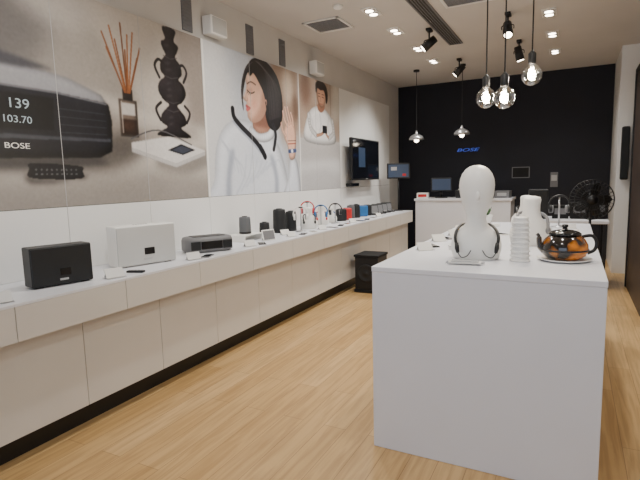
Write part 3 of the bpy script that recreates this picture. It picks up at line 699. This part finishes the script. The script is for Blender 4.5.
for yv, e in ((-1.0, 20), (.8, 26), (2.4, 50), (4.4, 64), (6.15, 62), (7.1, 60), (8.1, 60)): downlight(-.30, yv, 2, e)
for yv, e in ((0.5, 22), (3.0, 40), (5.2, 45)): downlight(1.1, yv, 2, e)
def track_spot(x, yv, tgt, e=80, beam=True):
    b = B('track_spotlight')
    d = (Vector(tgt)-Vector((x, yv, H-.16))).normalized()
    b.box((0, 0, -.015), (.06, .12, .03), 'blk', .004).cyl((0, 0, -.03), (0, 0, -.13), .010, 'blk', 10)
    c0 = Vector((0, 0, -.17))
    b.cyl(c0-d*.09, c0+d*.09, .045, 'blk', 20, .055); b.cyl(c0+d*.0905, c0+d*.093, .042, 'lamp' if beam else 'gry', 20)
    b.tube(smooth_pts([(0, 0, -.12), (.058, 0, -.13), (.062, 0, -.17)], 4), .006, 'blk', 6); b.tube(smooth_pts([(0, 0, -.12), (-.058, 0, -.13), (-.062, 0, -.17)], 4), .006, 'blk', 6)
    b.done((x, yv, H))
    if beam: add_spot(Vector((x, yv, H-.17))+d*.11, tgt, e, 75)
track_spot(-1.60, 6.05, (-3.1, 5.6, 1.9)); track_spot(-1.60, 7.8, (-3.1, 7.6, 1.6)); track_spot(-.70, 5.95, (-.4, 4.5, 1)); track_spot(-.70, 7.2, (-.2, 7.4, .9), 40)
track_spot(-1.60, 3.2, (-3.1, 3.9, 1.9)); track_spot(-1.60, 1.6, (-3.1, 2.2, 1.9), 70); track_spot(-.5, 1.2, (-.4, 3.2, 1.1), 32)
b = B('ceiling_slot_diffuser'); b.bx(-1.55, -1.53, 3.6, 6.9, H-.012, H, 'gry').bx(-1.39, -1.37, 3.6, 6.9, H-.012, H, 'gry').bx(-1.53, -1.39, 3.6, 6.9, H-.003, H, 'seam')
for k in range(4): b.bx(-1.512+k*.03, -1.502+k*.03, 3.6, 6.9, H-.01, H-.003, 'gry')
b.bx(-1.53, -1.39, 3.6, 3.62, H-.012, H, 'gry').bx(-1.53, -1.39, 6.88, 6.9, H-.012, H, 'gry').done()
def vent(x, yv, s=.45):
    b = B('ceiling_vent'); h = s/2
    b.bx(-h, h, -h, h, -.006, 0, 'lgry').bx(-h, h, -h, -h+.03, -.014, -.006, 'wht').bx(-h, h, h-.03, h, -.014, -.006, 'wht').bx(-h, -h+.03, -h, h, -.014, -.006, 'wht').bx(h-.03, h, -h, h, -.014, -.006, 'wht')
    k = -h+.06
    while k < h-.04: b.bx(-h+.03, h-.03, k, k+.012, -.012, -.006, 'gry'); k += .035
    b.done((x, yv, H))
vent(-2.56, 5.26); vent(-1.0, 5.15, .5)
b = B('smoke_detector'); b.lathe([(.05, 0), (.05, -.02), (.03, -.035), (0, -.037)], 'wht').done((-2.2, 4.75, H))
for yv in (3.86, 5.95):
    b = B('wall_speaker'); b.box((.07, 0, 0), (.11, .24, .17), 'wht', .012).box((.127, 0, 0), (.006, .20, .14), 'grW', .002).box((.012, 0, .0), (.024, .08, .06), 'gry'); b.done((WX, yv, 2.95))
for yv in (3.55, 4.52, 5.18):
    b = B('wall_air_grille'); b.box((.006, 0, 0), (.012, .13, .30), 'gry', .002)
    for k in range(9): b.box((.014, 0, -.12+k*.03), (.006, .11, .008), 'gry')
    b.done((WX, yv, 3.0))

# ------------------------------------------------------------------ daylight + world
W = bpy.data.worlds.new('World'); S.world = W; W.use_nodes = True
W.node_tree.nodes['Background'].inputs[0].default_value = (.52, .64, .9, 1); W.node_tree.nodes['Background'].inputs[1].default_value = .6
l = bpy.data.lights.new('storefront_daylight', 'AREA'); l.shape = 'RECTANGLE'; l.size = 3.6; l.size_y = 2.5; l.energy = 62; l.color = (.72, .83, 1)
o = bpy.data.objects.new('storefront_daylight', l); COL.objects.link(o); o.location = (-.7, Y0-.2, 1.4); o.rotation_euler = (math.radians(90), 0, 0)

# ------------------------------------------------------------------ camera
yaw, pit, rol = math.radians(27.5), math.radians(7.2), math.radians(1.43)
F = Vector((-math.sin(yaw)*math.cos(pit), math.cos(yaw)*math.cos(pit), -math.sin(pit)))
R0 = Vector((math.cos(yaw), math.sin(yaw), 0)); U0 = R0.cross(F)
R = R0*math.cos(rol)-U0*math.sin(rol); U = U0*math.cos(rol)+R0*math.sin(rol)
cam = bpy.data.cameras.new('camera'); cam.sensor_width = 36; cam.lens = 27.35
co = bpy.data.objects.new('camera', cam); COL.objects.link(co)
mw = Matrix((R, U, -F)).transposed().to_4x4(); mw.translation = (0, 0, 1.5); co.matrix_world = mw
S.camera = co
